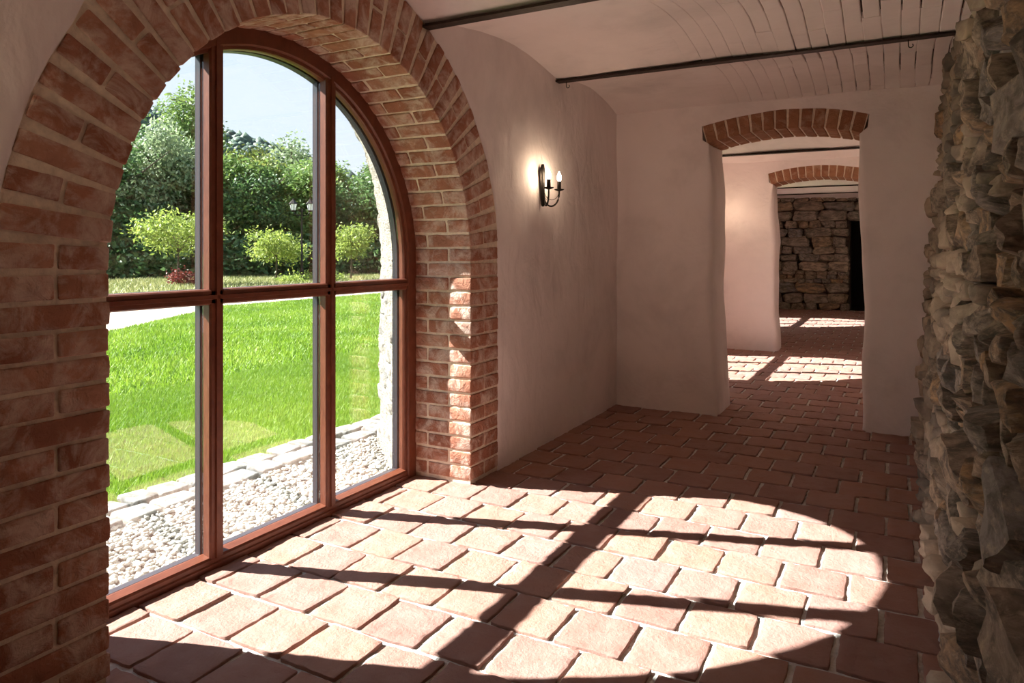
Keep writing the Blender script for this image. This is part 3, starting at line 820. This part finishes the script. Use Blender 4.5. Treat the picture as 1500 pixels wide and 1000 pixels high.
# ------------------------------------------------------------------ sconces
def sconce(loc, label):
    root = link('wall_sconce', None, loc=loc); tag(root, label, 'wall lamp')
    # back plate: long pointed shield, slightly domed
    V = []; F = []; prof = [(-0.155, 0.004), (-0.14, 0.016), (-0.10, 0.022), (-0.04, 0.024), (0.02, 0.030), (0.06, 0.033), (0.085, 0.027), (0.105, 0.014), (0.115, 0.004)]
    for zz, hw in prof:
        for k in range(7):
            a = math.pi * k / 6; V.append((0.016 * math.sin(a) + 0.001, -hw * math.cos(a), zz))
    for i in range(len(prof) - 1):
        for k in range(6): F.append([i * 7 + k, i * 7 + k + 1, (i + 1) * 7 + k + 1, (i + 1) * 7 + k])
    F.append(list(range(7))); F.append([len(prof) * 7 - 7 + k for k in range(7)][::-1])
    link('back_plate', mesh_from('back_plate', V, F, 'black_iron', True), root)
    for s in (-1, 1):
        ex, ey = 0.085, s * 0.078
        pts = []
        for i in range(13):
            t = i / 12; a = math.pi * t
            pts.append((0.014 + (ex - 0.014) * (0.5 - 0.5 * math.cos(a)), ey * (0.5 - 0.5 * math.cos(a)), -0.085 - 0.075 * math.sin(a) + 0.015 * t))
        pts.append((ex, ey, -0.055))
        mb = MB(); mb.tube(pts, 0.0055, 8); arm = link('arm', mb.mesh('arm', 'black_iron', True), root)
        mb = MB(); pts2 = [(0.016 + (ex - 0.016) * (0.5 - 0.5 * math.cos(math.pi * i / 10)), ey * (0.5 - 0.5 * math.cos(math.pi * i / 10)), -0.05 - 0.062 * math.sin(math.pi * i / 10)) for i in range(11)]
        mb.tube(pts2, 0.0018, 6); link('wire_loop', mb.mesh('wire_loop', 'black_iron', True), arm)
        mb = MB(); mb.lathe((ex, ey, -0.052), [(0.006, -0.004), (0.012, -0.002), (0.028, 0.004), (0.033, 0.010), (0.030, 0.010), (0.014, 0.004)]); link('drip_pan', mb.mesh('drip_pan', 'black_iron', True), root)
        mb = MB(); mb.lathe((ex, ey, -0.050), [(0.0125, 0), (0.0125, 0.058), (0.011, 0.060)]); link('candle_tube', mb.mesh('candle_tube', 'black_iron', True), root)
        mb = MB(); mb.lathe((ex, ey, 0.010), [(0.009, 0), (0.0125, 0.012), (0.0135, 0.022), (0.011, 0.036), (0.006, 0.050), (0.002, 0.060)]); link('bulb', mb.mesh('bulb', 'bulb', True), root)
    return root
sconce((-1.985, 4.10, 1.69), 'wrought iron two-armed candle wall light glowing on plaster beside the brick arch')
sconce((-1.985, 0.43, 1.69), 'added unseen two-armed candle wall light on the plaster at the near side of the brick arch')  # added lamp out of view, brightens the near room and stone wall
sconce((-1.985, 8.98, 1.69), 'two-armed candle wall light in the second room, before its doorway')

# ================================================================== OUTDOORS
GZ = -0.02
def plane_strip(name, x0, x1, y0, y1, mat, z=GZ):
    mb = MB(); mb.add([(x0, y0, z), (x1, y0, z), (x1, y1, z), (x0, y1, z)], [[0, 1, 2, 3]]); return mb.mesh(name, mat)
ground = structure('ground', plane_strip('ground', -400, -2.3, -260, 420, 'meadow', GZ - 0.06))
lawn = structure('lawn', plane_strip('lawn', -13.9, -3.3, -14, 26, 'lawn_soil', GZ - 0.02))
# sandy path beyond the lawn, widening towards the near side
mb = MB(); pth = [(-13.8, 28), (-13.8, 17), (-13.9, 11.6), (-12.4, 9.1), (-11.2, 7.2), (-10.0, 4.5), (-9.5, -6)]; far = [(-18.8, 28), (-18.8, 20), (-19.0, 15), (-19.4, 12), (-20, 9), (-21, 5), (-22, -6)]
V = [(x, y, GZ - 0.010) for x, y in pth] + [(x, y, GZ - 0.010) for x, y in far]; n = len(pth)
mb.add(V, [[i, i + 1, n + i + 1, n + i] for i in range(n - 1)]); path = structure('path', mb.mesh('path', 'path_sand'))
gbed = structure('gravel_strip', plane_strip('gravel_strip', -3.32, -2.3, -4, 12, 'gravel_bed', GZ - 0.015))
rng = np.random.default_rng(5)
# pebbles
def ico(sub):
    bm = bmesh.new(); bmesh.ops.create_icosphere(bm, subdivisions=sub, radius=1); v = np.array([x.co[:] for x in bm.verts]); f = np.array([[q.index for q in p.verts] for p in bm.faces]); bm.free(); return v, f
iv, if_ = ico(1)
def blobs(name, centers, scales, mat, tint, parent=None, jitter=0.15, kind='stuff'):
    n = len(centers); nv = len(iv)
    th = rng.uniform(0, 6.28, n); c, s = np.cos(th), np.sin(th)
    v = iv[None] * scales[:, None, :] * (1 + rng.uniform(-jitter, jitter, (n, nv, 1)))
    x = v[..., 0] * c[:, None] - v[..., 1] * s[:, None]; y = v[..., 0] * s[:, None] + v[..., 1] * c[:, None]
    v = np.stack([x, y, v[..., 2]], -1) + centers[:, None, :]
    f = (if_[None] + (np.arange(n) * nv)[:, None, None]).reshape(-1)
    return link(name, np_mesh(name, v.reshape(-1, 3), f, 3, mat, np.repeat(tint, len(if_)), True), parent, kind=kind)
n = 15000
cx = rng.uniform(-3.16, -2.45, n); cy = rng.uniform(0.5, 5.2, n); cz = GZ + rng.uniform(-0.012, 0.012, n)
sc = rng.uniform(0.007, 0.016, (n, 1)) * rng.uniform(0.7, 1.3, (n, 3)) * np.array([1.3, 1.0, 0.7])
blobs('pebbles', np.stack([cx, cy, cz], 1), sc, 'pebble', rng.uniform(0, 1, n), gbed)
# granite setts, two rows, edging the lawn
kerb = structure('kerb_edging', plane_strip('kerb_edging', -3.50, -3.10, -4, 12, 'gravel_bed', GZ - 0.008))
sv = [rounded_box('sett', 0.085, 0.072, 0.05, 0.016, 'sett', 300 + i, amp=0.009, nx=2, ny=2, nz=1, freq=11) for i in range(6)]
for rw, xc in ((0, -3.20), (1, -3.375)):
    y = -0.2 + rw * 0.1
    while y < 6.4:
        ln = rnd.uniform(0.15, 0.23)
        o = link('sett', rnd.choice(sv), kerb, (xc + rnd.uniform(-.012, .012) - 0.03 * math.sin((y - 1) * 0.6), y + ln / 2, GZ - 0.022 + rnd.uniform(-.008, .006)), (rnd.uniform(-.04, .04), rnd.uniform(-.04, .04), rnd.uniform(-.06, .06) + math.pi / 2))
        o.scale = (ln / 0.18, 1.05, 1)
        y += ln + 0.008
# grass blades
def blades(n, x0, x1, y0, y1, hgt, wid, name, parent, keep=None, mat='grass'):
    x = rng.uniform(x0, x1, n); y = rng.uniform(y0, y1, n)
    if keep is not None:
        m = keep(x, y); x = x[m]; y = y[m]; n = len(x)
    a = rng.uniform(0, 6.28, n); h = hgt * rng.uniform(0.5, 1.25, n); lx = rng.normal(0, 0.45, n) * h; ly = rng.normal(0, 0.45, n) * h
    z = np.full(n, GZ - 0.02)
    p0 = np.stack([x - np.cos(a) * wid, y - np.sin(a) * wid, z], 1); p1 = np.stack([x + np.cos(a) * wid, y + np.sin(a) * wid, z], 1); p2 = np.stack([x + lx, y + ly, z + h], 1)
    v = np.stack([p0, p1, p2], 1).reshape(-1, 3)
    t = np.clip(0.5 + 0.25 * rng.normal(0, 1, n) + 0.25 * np.sin(x * 2.3 + 1.7 * np.sin(y * 1.9)) * np.sin(y * 1.3), 0, 1)
    return link(name, np_mesh(name, v, np.arange(3 * n), 3, mat, t), parent, kind='stuff')
onlawn = lambda x, y: (x > np.where(y > 11.6, -13.75, np.interp(y, [-6, 4.5, 7.2, 9.1, 11.6], [-9.5, -10.0, -11.2, -12.4, -13.9])) + 0.1)
near_v = lambda x, y: (y > -0.55 * (x + 2.4) - 0.2) & (y < -1.5 * (x + 2.4) + 3.3 + 0.6)
blades(420000, -6.0, -3.44, 1.0, 9.5, 0.050, 0.0035, 'near_grass', lawn, near_v)
blades(260000, -13.9, -6.0, 1.5, 21, 0.065, 0.010, 'far_grass', lawn, lambda x, y: onlawn(x, y) & near_v(x, y))
blades(30000, -30, -19.3, 5, 40, 0.16, 0.025, 'meadow_grass', ground, None, 'dry_grass')

# trees
def leaf_cloud(seed, lobes, n, leaf, name, mat, droop=0.0, aspect=0.55, light=1.0):
    """quads scattered in clumps on the skins of the given lobes [(cx,cy,cz,rx,ry,rz)]"""
    r = np.random.default_rng(seed); L = np.array(lobes); vol = (L[:, 3] * L[:, 4] + L[:, 3] * L[:, 5]); pk = r.choice(len(L), max(30, n // 14), p=vol / vol.sum())
    d = r.normal(0, 1, (len(pk), 3)); d /= np.linalg.norm(d, axis=1)[:, None]
    rad = r.uniform(0.45, 1.06, (len(pk), 1)) ** 0.6
    cc = L[pk, :3] + d * rad * L[pk, 3:]
    pick = r.integers(0, len(cc), n); sp = leaf * 2.6
    c = cc[pick] + r.normal(0, sp, (n, 3)) * np.array([1, 1, 0.7])
    u = r.normal(0, 1, (n, 3)); u[:, 2] = u[:, 2] * 0.6 - droop; u /= np.linalg.norm(u, axis=1)[:, None]
    q = r.normal(0, 1, (n, 3)); v = np.cross(u, q); v /= np.linalg.norm(v, axis=1)[:, None] + 1e-9
    s = leaf * r.uniform(0.6, 1.3, (n, 1)); a = u * s; b = v * s * aspect
    vv = np.stack([c - a, c + b * 0.9 - a * 0.1, c + a, c - b * 0.9 - a * 0.1], 1).reshape(-1, 3)
    ct = r.uniform(0, 1, len(cc)); t = np.clip(0.55 * ct[pick] + 0.45 * r.uniform(0, 1, n), 0, 1)
    return np_mesh(name, vv, np.arange(4 * n), 4, mat, t)
def crown(seed, h, rx, base, n=9, taper=0.6):
    r = random.Random(seed); L = []
    for i in range(n):
        t = (i + 0.5) / n; z = base + (h - base) * (0.08 + 0.86 * t)
        rr = rx * (math.sin(math.pi * (0.18 + 0.75 * t)) ** taper); a = r.uniform(0, 6.28); k = r.uniform(0.2, 0.6) * rr
        L.append((math.cos(a) * k, math.sin(a) * k, z, rr * r.uniform(.5, .8), rr * r.uniform(.5, .8), (h - base) / n * r.uniform(1.0, 1.7)))
    return L
tree_kinds = {}
def tree_proto(kind, seed, h, rx, base, n, leaf, mat, lobes=9, droop=0.1):
    fol = leaf_cloud(seed, crown(seed, h, rx, base, lobes), n, leaf, 'foliage', mat, droop)
    mb = MB(); r = random.Random(seed); mb.tube([(0, 0, -0.1), (0.05 * h * r.uniform(-.3, .3), 0, h * 0.35), (0.03 * h * r.uniform(-1, 1), 0.02 * h, h * 0.7), (0, 0, h * 0.93)], [0.030 * h ** 0.9, 0.024 * h ** 0.9, 0.013 * h ** 0.9, 0.02], 7)
    for i in range(6):
        z = h * r.uniform(0.3, 0.8); a = r.uniform(0, 6.28); l = rx * r.uniform(.5, .95)
        mb.tube([(0, 0, z), (math.cos(a) * l * .5, math.sin(a) * l * .5, z + l * .35), (math.cos(a) * l, math.sin(a) * l, z + l * .75)], [0.011 * h, 0.007 * h, 0.002 * h], 5)
    tree_kinds[kind] = (fol, mb.mesh('trunk', 'bark', True))
tree_proto('dark', 11, 7.0, 3.1, 0.1, 17000, 0.135, 'dark_leaf', 11)
tree_proto('mid', 12, 7.0, 3.0, 0.2, 17000, 0.135, 'mid_leaf', 11)
tree_proto('yellow', 13, 6.6, 2.7, 0.6, 15000, 0.13, 'yellow_leaf', 10)
tree_proto('willow', 14, 8.0, 2.4, 0.8, 15000, 0.12, 'pale_leaf', 10, 0.9)
tree_proto('tall', 15, 11.2, 2.3, 3.2, 9000, 0.13, 'mid_leaf', 13)
tree_proto('airy', 16, 8.6, 2.2, 1.5, 6500, 0.13, 'pale_leaf', 9)
def tree(kind, x, y, s, rot, name, label, group='trees along the far side of the park'):
    o = link(name, None, loc=(x, y, GZ - 0.06), rot=(0, 0, rot)); o.scale = (s, s, s); tag(o, label, 'tree', group)
    f, t = tree_kinds[kind]; link('foliage', f, o); link('trunk', t, o)
BL = 'background tree in the green wall of woodland beyond the path'
bt = [('dark', -34.4, 22.0, .95, 0.3, 'dark green bushy tree at the woodland edge, seen past the brick arch'),
      ('willow', -34.0, 24.0, 1.0, 1.2, 'pale silvery green tree in front of the tall airy tree'),
      ('tall', -37.5, 28.5, 1.0, 2.1, 'tall slender airy tree rising above the woodland'),
      ('mid', -32.6, 27.2, .95, 0.9, 'leafy green tree behind the clipped sapling and left mullion'),
      ('dark', -31.0, 28.3, .80, 2.6, 'dark green tree in woodland shade behind the round sapling'),
      ('yellow', -33.4, 30.4, 1.12, 1.5, 'yellow-green leafy tree rising behind the round sapling'),
      ('airy', -34.6, 34.2, 1.02, 0.4, 'light feathery tree top above the street lamp'),
      ('mid', -31.0, 33.0, .98, 4.4, 'green leafy tree behind the street lamp'),
      ('dark', -27.0, 33.4, .86, 3.1, 'dark green tree behind the slim sapling near the outer jamb'),
      ('mid', -28.8, 36.6, 1.0, 5.2, 'green tree rising behind the slim sapling near the outer jamb'),
      ('yellow', -37.8, 31.6, 1.15, 3.9, 'yellowish tree half hidden deep in the woodland below the hill'),
      ('mid', -38.6, 23.4, 1.15, 2.0, 'green tree deep in the woodland behind the brick arch edge')]
for k, x, y, s, r_, lb in bt: tree(k, x, y, s, r_, 'woodland_tree', lb)
extra = [('mid', -38.5, 19.2), ('dark', -39.5, 14.8), ('yellow', -40.5, 10), ('mid', -41, 5.5), ('dark', -42, 1), ('willow', -42, -4), ('mid', -42, -9), ('yellow', -44, 8), ('dark', -45.5, 3), ('dark', -26.5, 39.5), ('mid', -25.0, 44), ('yellow', -22.5, 48), ('willow', -30.5, 41), ('dark', -36.5, 26.0), ('mid', -30, 30.5), ('dark', -24.2, 35.5), ('mid', -40.5, 31), ('dark', -36.5, 37)]
for i, (k, x, y) in enumerate(extra): tree(k, x, y, 1.0 + 0.12 * math.sin(i * 2.1), i * 1.3, 'woodland_tree', {'dark': 'dark green ', 'mid': 'leaf green ', 'yellow': 'yellowish green ', 'willow': 'pale silvery '}[k] + BL)
# low dark hedge of undergrowth at the woodland foot
r_ = np.random.default_rng(21); lobes = []
for i in range(46):
    t = i / 45; x = -37 + 15 * t; y = 16 + 23 * t; lobes.append((x + 1.5 + r_.uniform(-.5, .5), y + r_.uniform(-.5, .5), r_.uniform(.4, .9), 1.3, 1.3, r_.uniform(.7, 1.3)))
o = link('undergrowth', leaf_cloud(77, lobes, 22000, 0.16, 'undergrowth', 'dark_leaf')); o['kind'] = 'stuff'; tag(o, 'dark leafy undergrowth along the foot of the woodland', 'shrubs')
# saplings with round clipped crowns
def sapling(x, y, h, rx, seed, label, mat='lime_leaf', n=2600):
    root = link('sapling', None, loc=(x, y, GZ - 0.06)); tag(root, label, 'tree', 'young trees on the meadow edge')
    r = random.Random(seed); L = [(0, 0, h * 0.70, rx * .75, rx * .75, h * .22)]
    for i in range(11):
        a = i * 0.571 + r.uniform(-.2, .2); k = rx * r.uniform(.55, .85); L.append((math.cos(a) * k, math.sin(a) * k, h * r.uniform(.52, .92), rx * .34, rx * .34, h * .12))
    link('foliage', leaf_cloud(seed, L, n, 0.085, 'foliage', mat, 0.55, 0.42), root)
    mb = MB(); mb.tube([(0, 0, 0), (0.02, 0, h * .4), (0, 0, h * .75)], [0.045, 0.035, 0.02], 8)
    for i in range(7):
        a = i * 0.9; mb.tube([(0, 0, h * .5), (math.cos(a) * rx * .4, math.sin(a) * rx * .4, h * .72), (math.cos(a) * rx * .85, math.sin(a) * rx * .85, h * .74)], [0.018, 0.012, 0.005], 5)
    link('trunk', mb.mesh('trunk', 'bark', True), root)
sapling(-23.7, 22.5, 2.2, 1.15, 31, 'lime green round-crowned sapling standing beside the street lamp')
sapling(-21.5, 24.8, 2.45, 0.85, 32, 'slim lime green sapling between the window mullion and outer jamb')
sapling(-23.6, 17.6, 2.6, 1.5, 33, 'large bright lime green sapling with drooping branches above the red shrub', n=3400)
# red shrub
o = link('red_shrub', None, loc=(-23.4, 17.9, GZ - 0.06)); tag(o, 'small dark red leafed shrub under the large sapling', 'shrub')
link('foliage', leaf_cloud(41, [(0, 0, .32, .42, .42, .3), (.3, .2, .25, .3, .3, .22), (-.3, -.2, .28, .3, .3, .24)], 900, 0.06, 'foliage', 'red_leaf', 0.3), o)
mb = MB(); mb.tube([(0, 0, 0), (0, 0, .3)], 0.03, 6); link('stem', mb.mesh('stem', 'bark'), o)
# low green shrubs by the lamp
for i, (x, y) in enumerate(((-22.9, 23.5), (-21.5, 21.2), (-20.9, 22.9))):
    o = link('low_shrub', leaf_cloud(60 + i, [(0, 0, .15, .5, .5, .16)], 700, 0.06, 'low_shrub', 'lime_leaf', 0.1), loc=(x, y, GZ - 0.06)); tag(o, 'low lime green shrub growing by the foot of the street lamp', 'shrub', 'low shrubs round the street lamp')
# street lamp with two lanterns
lamp = link('street_lamp', None, loc=(-22.1, 22.4, GZ - 0.06), rot=(0, 0, math.radians(28))); tag(lamp, 'black cast iron street lamp with two lanterns by the saplings', 'street lamp')
mb = MB(); mb.lathe((0, 0, 0), [(0.13, 0), (0.13, 0.10), (0.09, 0.16), (0.085, 0.45), (0.10, 0.50), (0.06, 0.56), (0.055, 0.85), (0.075, 0.90), (0.045, 0.95), (0.035, 2.95), (0.05, 3.0), (0.05, 3.06), (0.02, 3.14)], 12); link('post', mb.mesh('post', 'black_iron', True), lamp)
for s in (-1, 1):
    mb = MB(); mb.tube([(0, 0, 2.86), (s * 0.16, 0, 2.84), (s * 0.30, 0, 2.92), (s * 0.36, 0, 3.06)], 0.02, 7); mb.tube([(s * .05, 0, 3.0), (s * .13, 0, 3.05), (s * .18, 0, 2.95)], 0.012, 6); link('arm', mb.mesh('arm', 'black_iron', True), lamp)
    c = (s * 0.36, 0, 3.05)
    mb = MB(); mb.lathe(c, [(0.09, 0.0), (0.155, 0.27), (0.15, 0.28)], 6); ln = link('lantern', mb.mesh('lantern', 'lantern_glass'), lamp)
    mb = MB(); mb.lathe(c, [(0.20, 0.275), (0.19, 0.30), (0.10, 0.40), (0.05, 0.44), (0.02, 0.52)], 6); mb.lathe(c, [(0.05, -0.06), (0.10, -0.01), (0.10, 0.015)], 6)
    for k in range(6):
        a = 2 * math.pi * k / 6; mb.tube([(c[0] + .093 * math.cos(a), .093 * math.sin(a), c[2]), (c[0] + .16 * math.cos(a), .16 * math.sin(a), c[2] + .28)], 0.012, 5)
    link('lantern_cap', mb.mesh('lantern_cap', 'black_iron'), ln)

# wooded hill
V = []; F = []; nx, ny = 50, 40
def hill_z(x, y):
    d1 = ((x + 215) / 95) ** 2 + ((y - 128) / 75) ** 2; d2 = ((x + 150) / 120) ** 2 + ((y - 215) / 95) ** 2; d3 = ((x + 265) / 100) ** 2 + ((y - 30) / 90) ** 2
    return 37 * math.exp(-d1) + 7 * math.exp(-d2) + 30 * math.exp(-d3) - 3 + 2.5 * noise.noise(Vector((x * .03, y * .03, 0)))
for j in range(ny + 1):
    for i in range(nx + 1):
        x = -380 + 320 * i / nx; y = -120 + 440 * j / ny; V.append((x, y, hill_z(x, y)))
for j in range(ny):
    for i in range(nx):
        a = j * (nx + 1) + i; F.append([a, a + 1, a + nx + 2, a + nx + 1])
simple('hill_ground', (0.035, 0.075, 0.035), 1.0, 0, 0.3, 0.5, 1.0, 0.3)
hill = structure('hill', mesh_from('hill', V, F, 'hill_ground', True))
n = 16000
x = rng.uniform(-300, -90, n); y = rng.uniform(20, 280, n); zz = np.array([hill_z(a, b) for a, b in zip(x, y)]); k = zz > 1.5
x, y, zz = x[k], y[k], zz[k]; n = len(x); hs = rng.uniform(1.1, 2.3, n)
blobs('hill_forest', np.stack([x, y, zz + hs * 0.9], 1), np.stack([hs * .8, hs * .8, hs * rng.uniform(0.7, 1.15, n)], 1), 'hill_leaf', rng.uniform(0, 1, n), hill, 0.22)
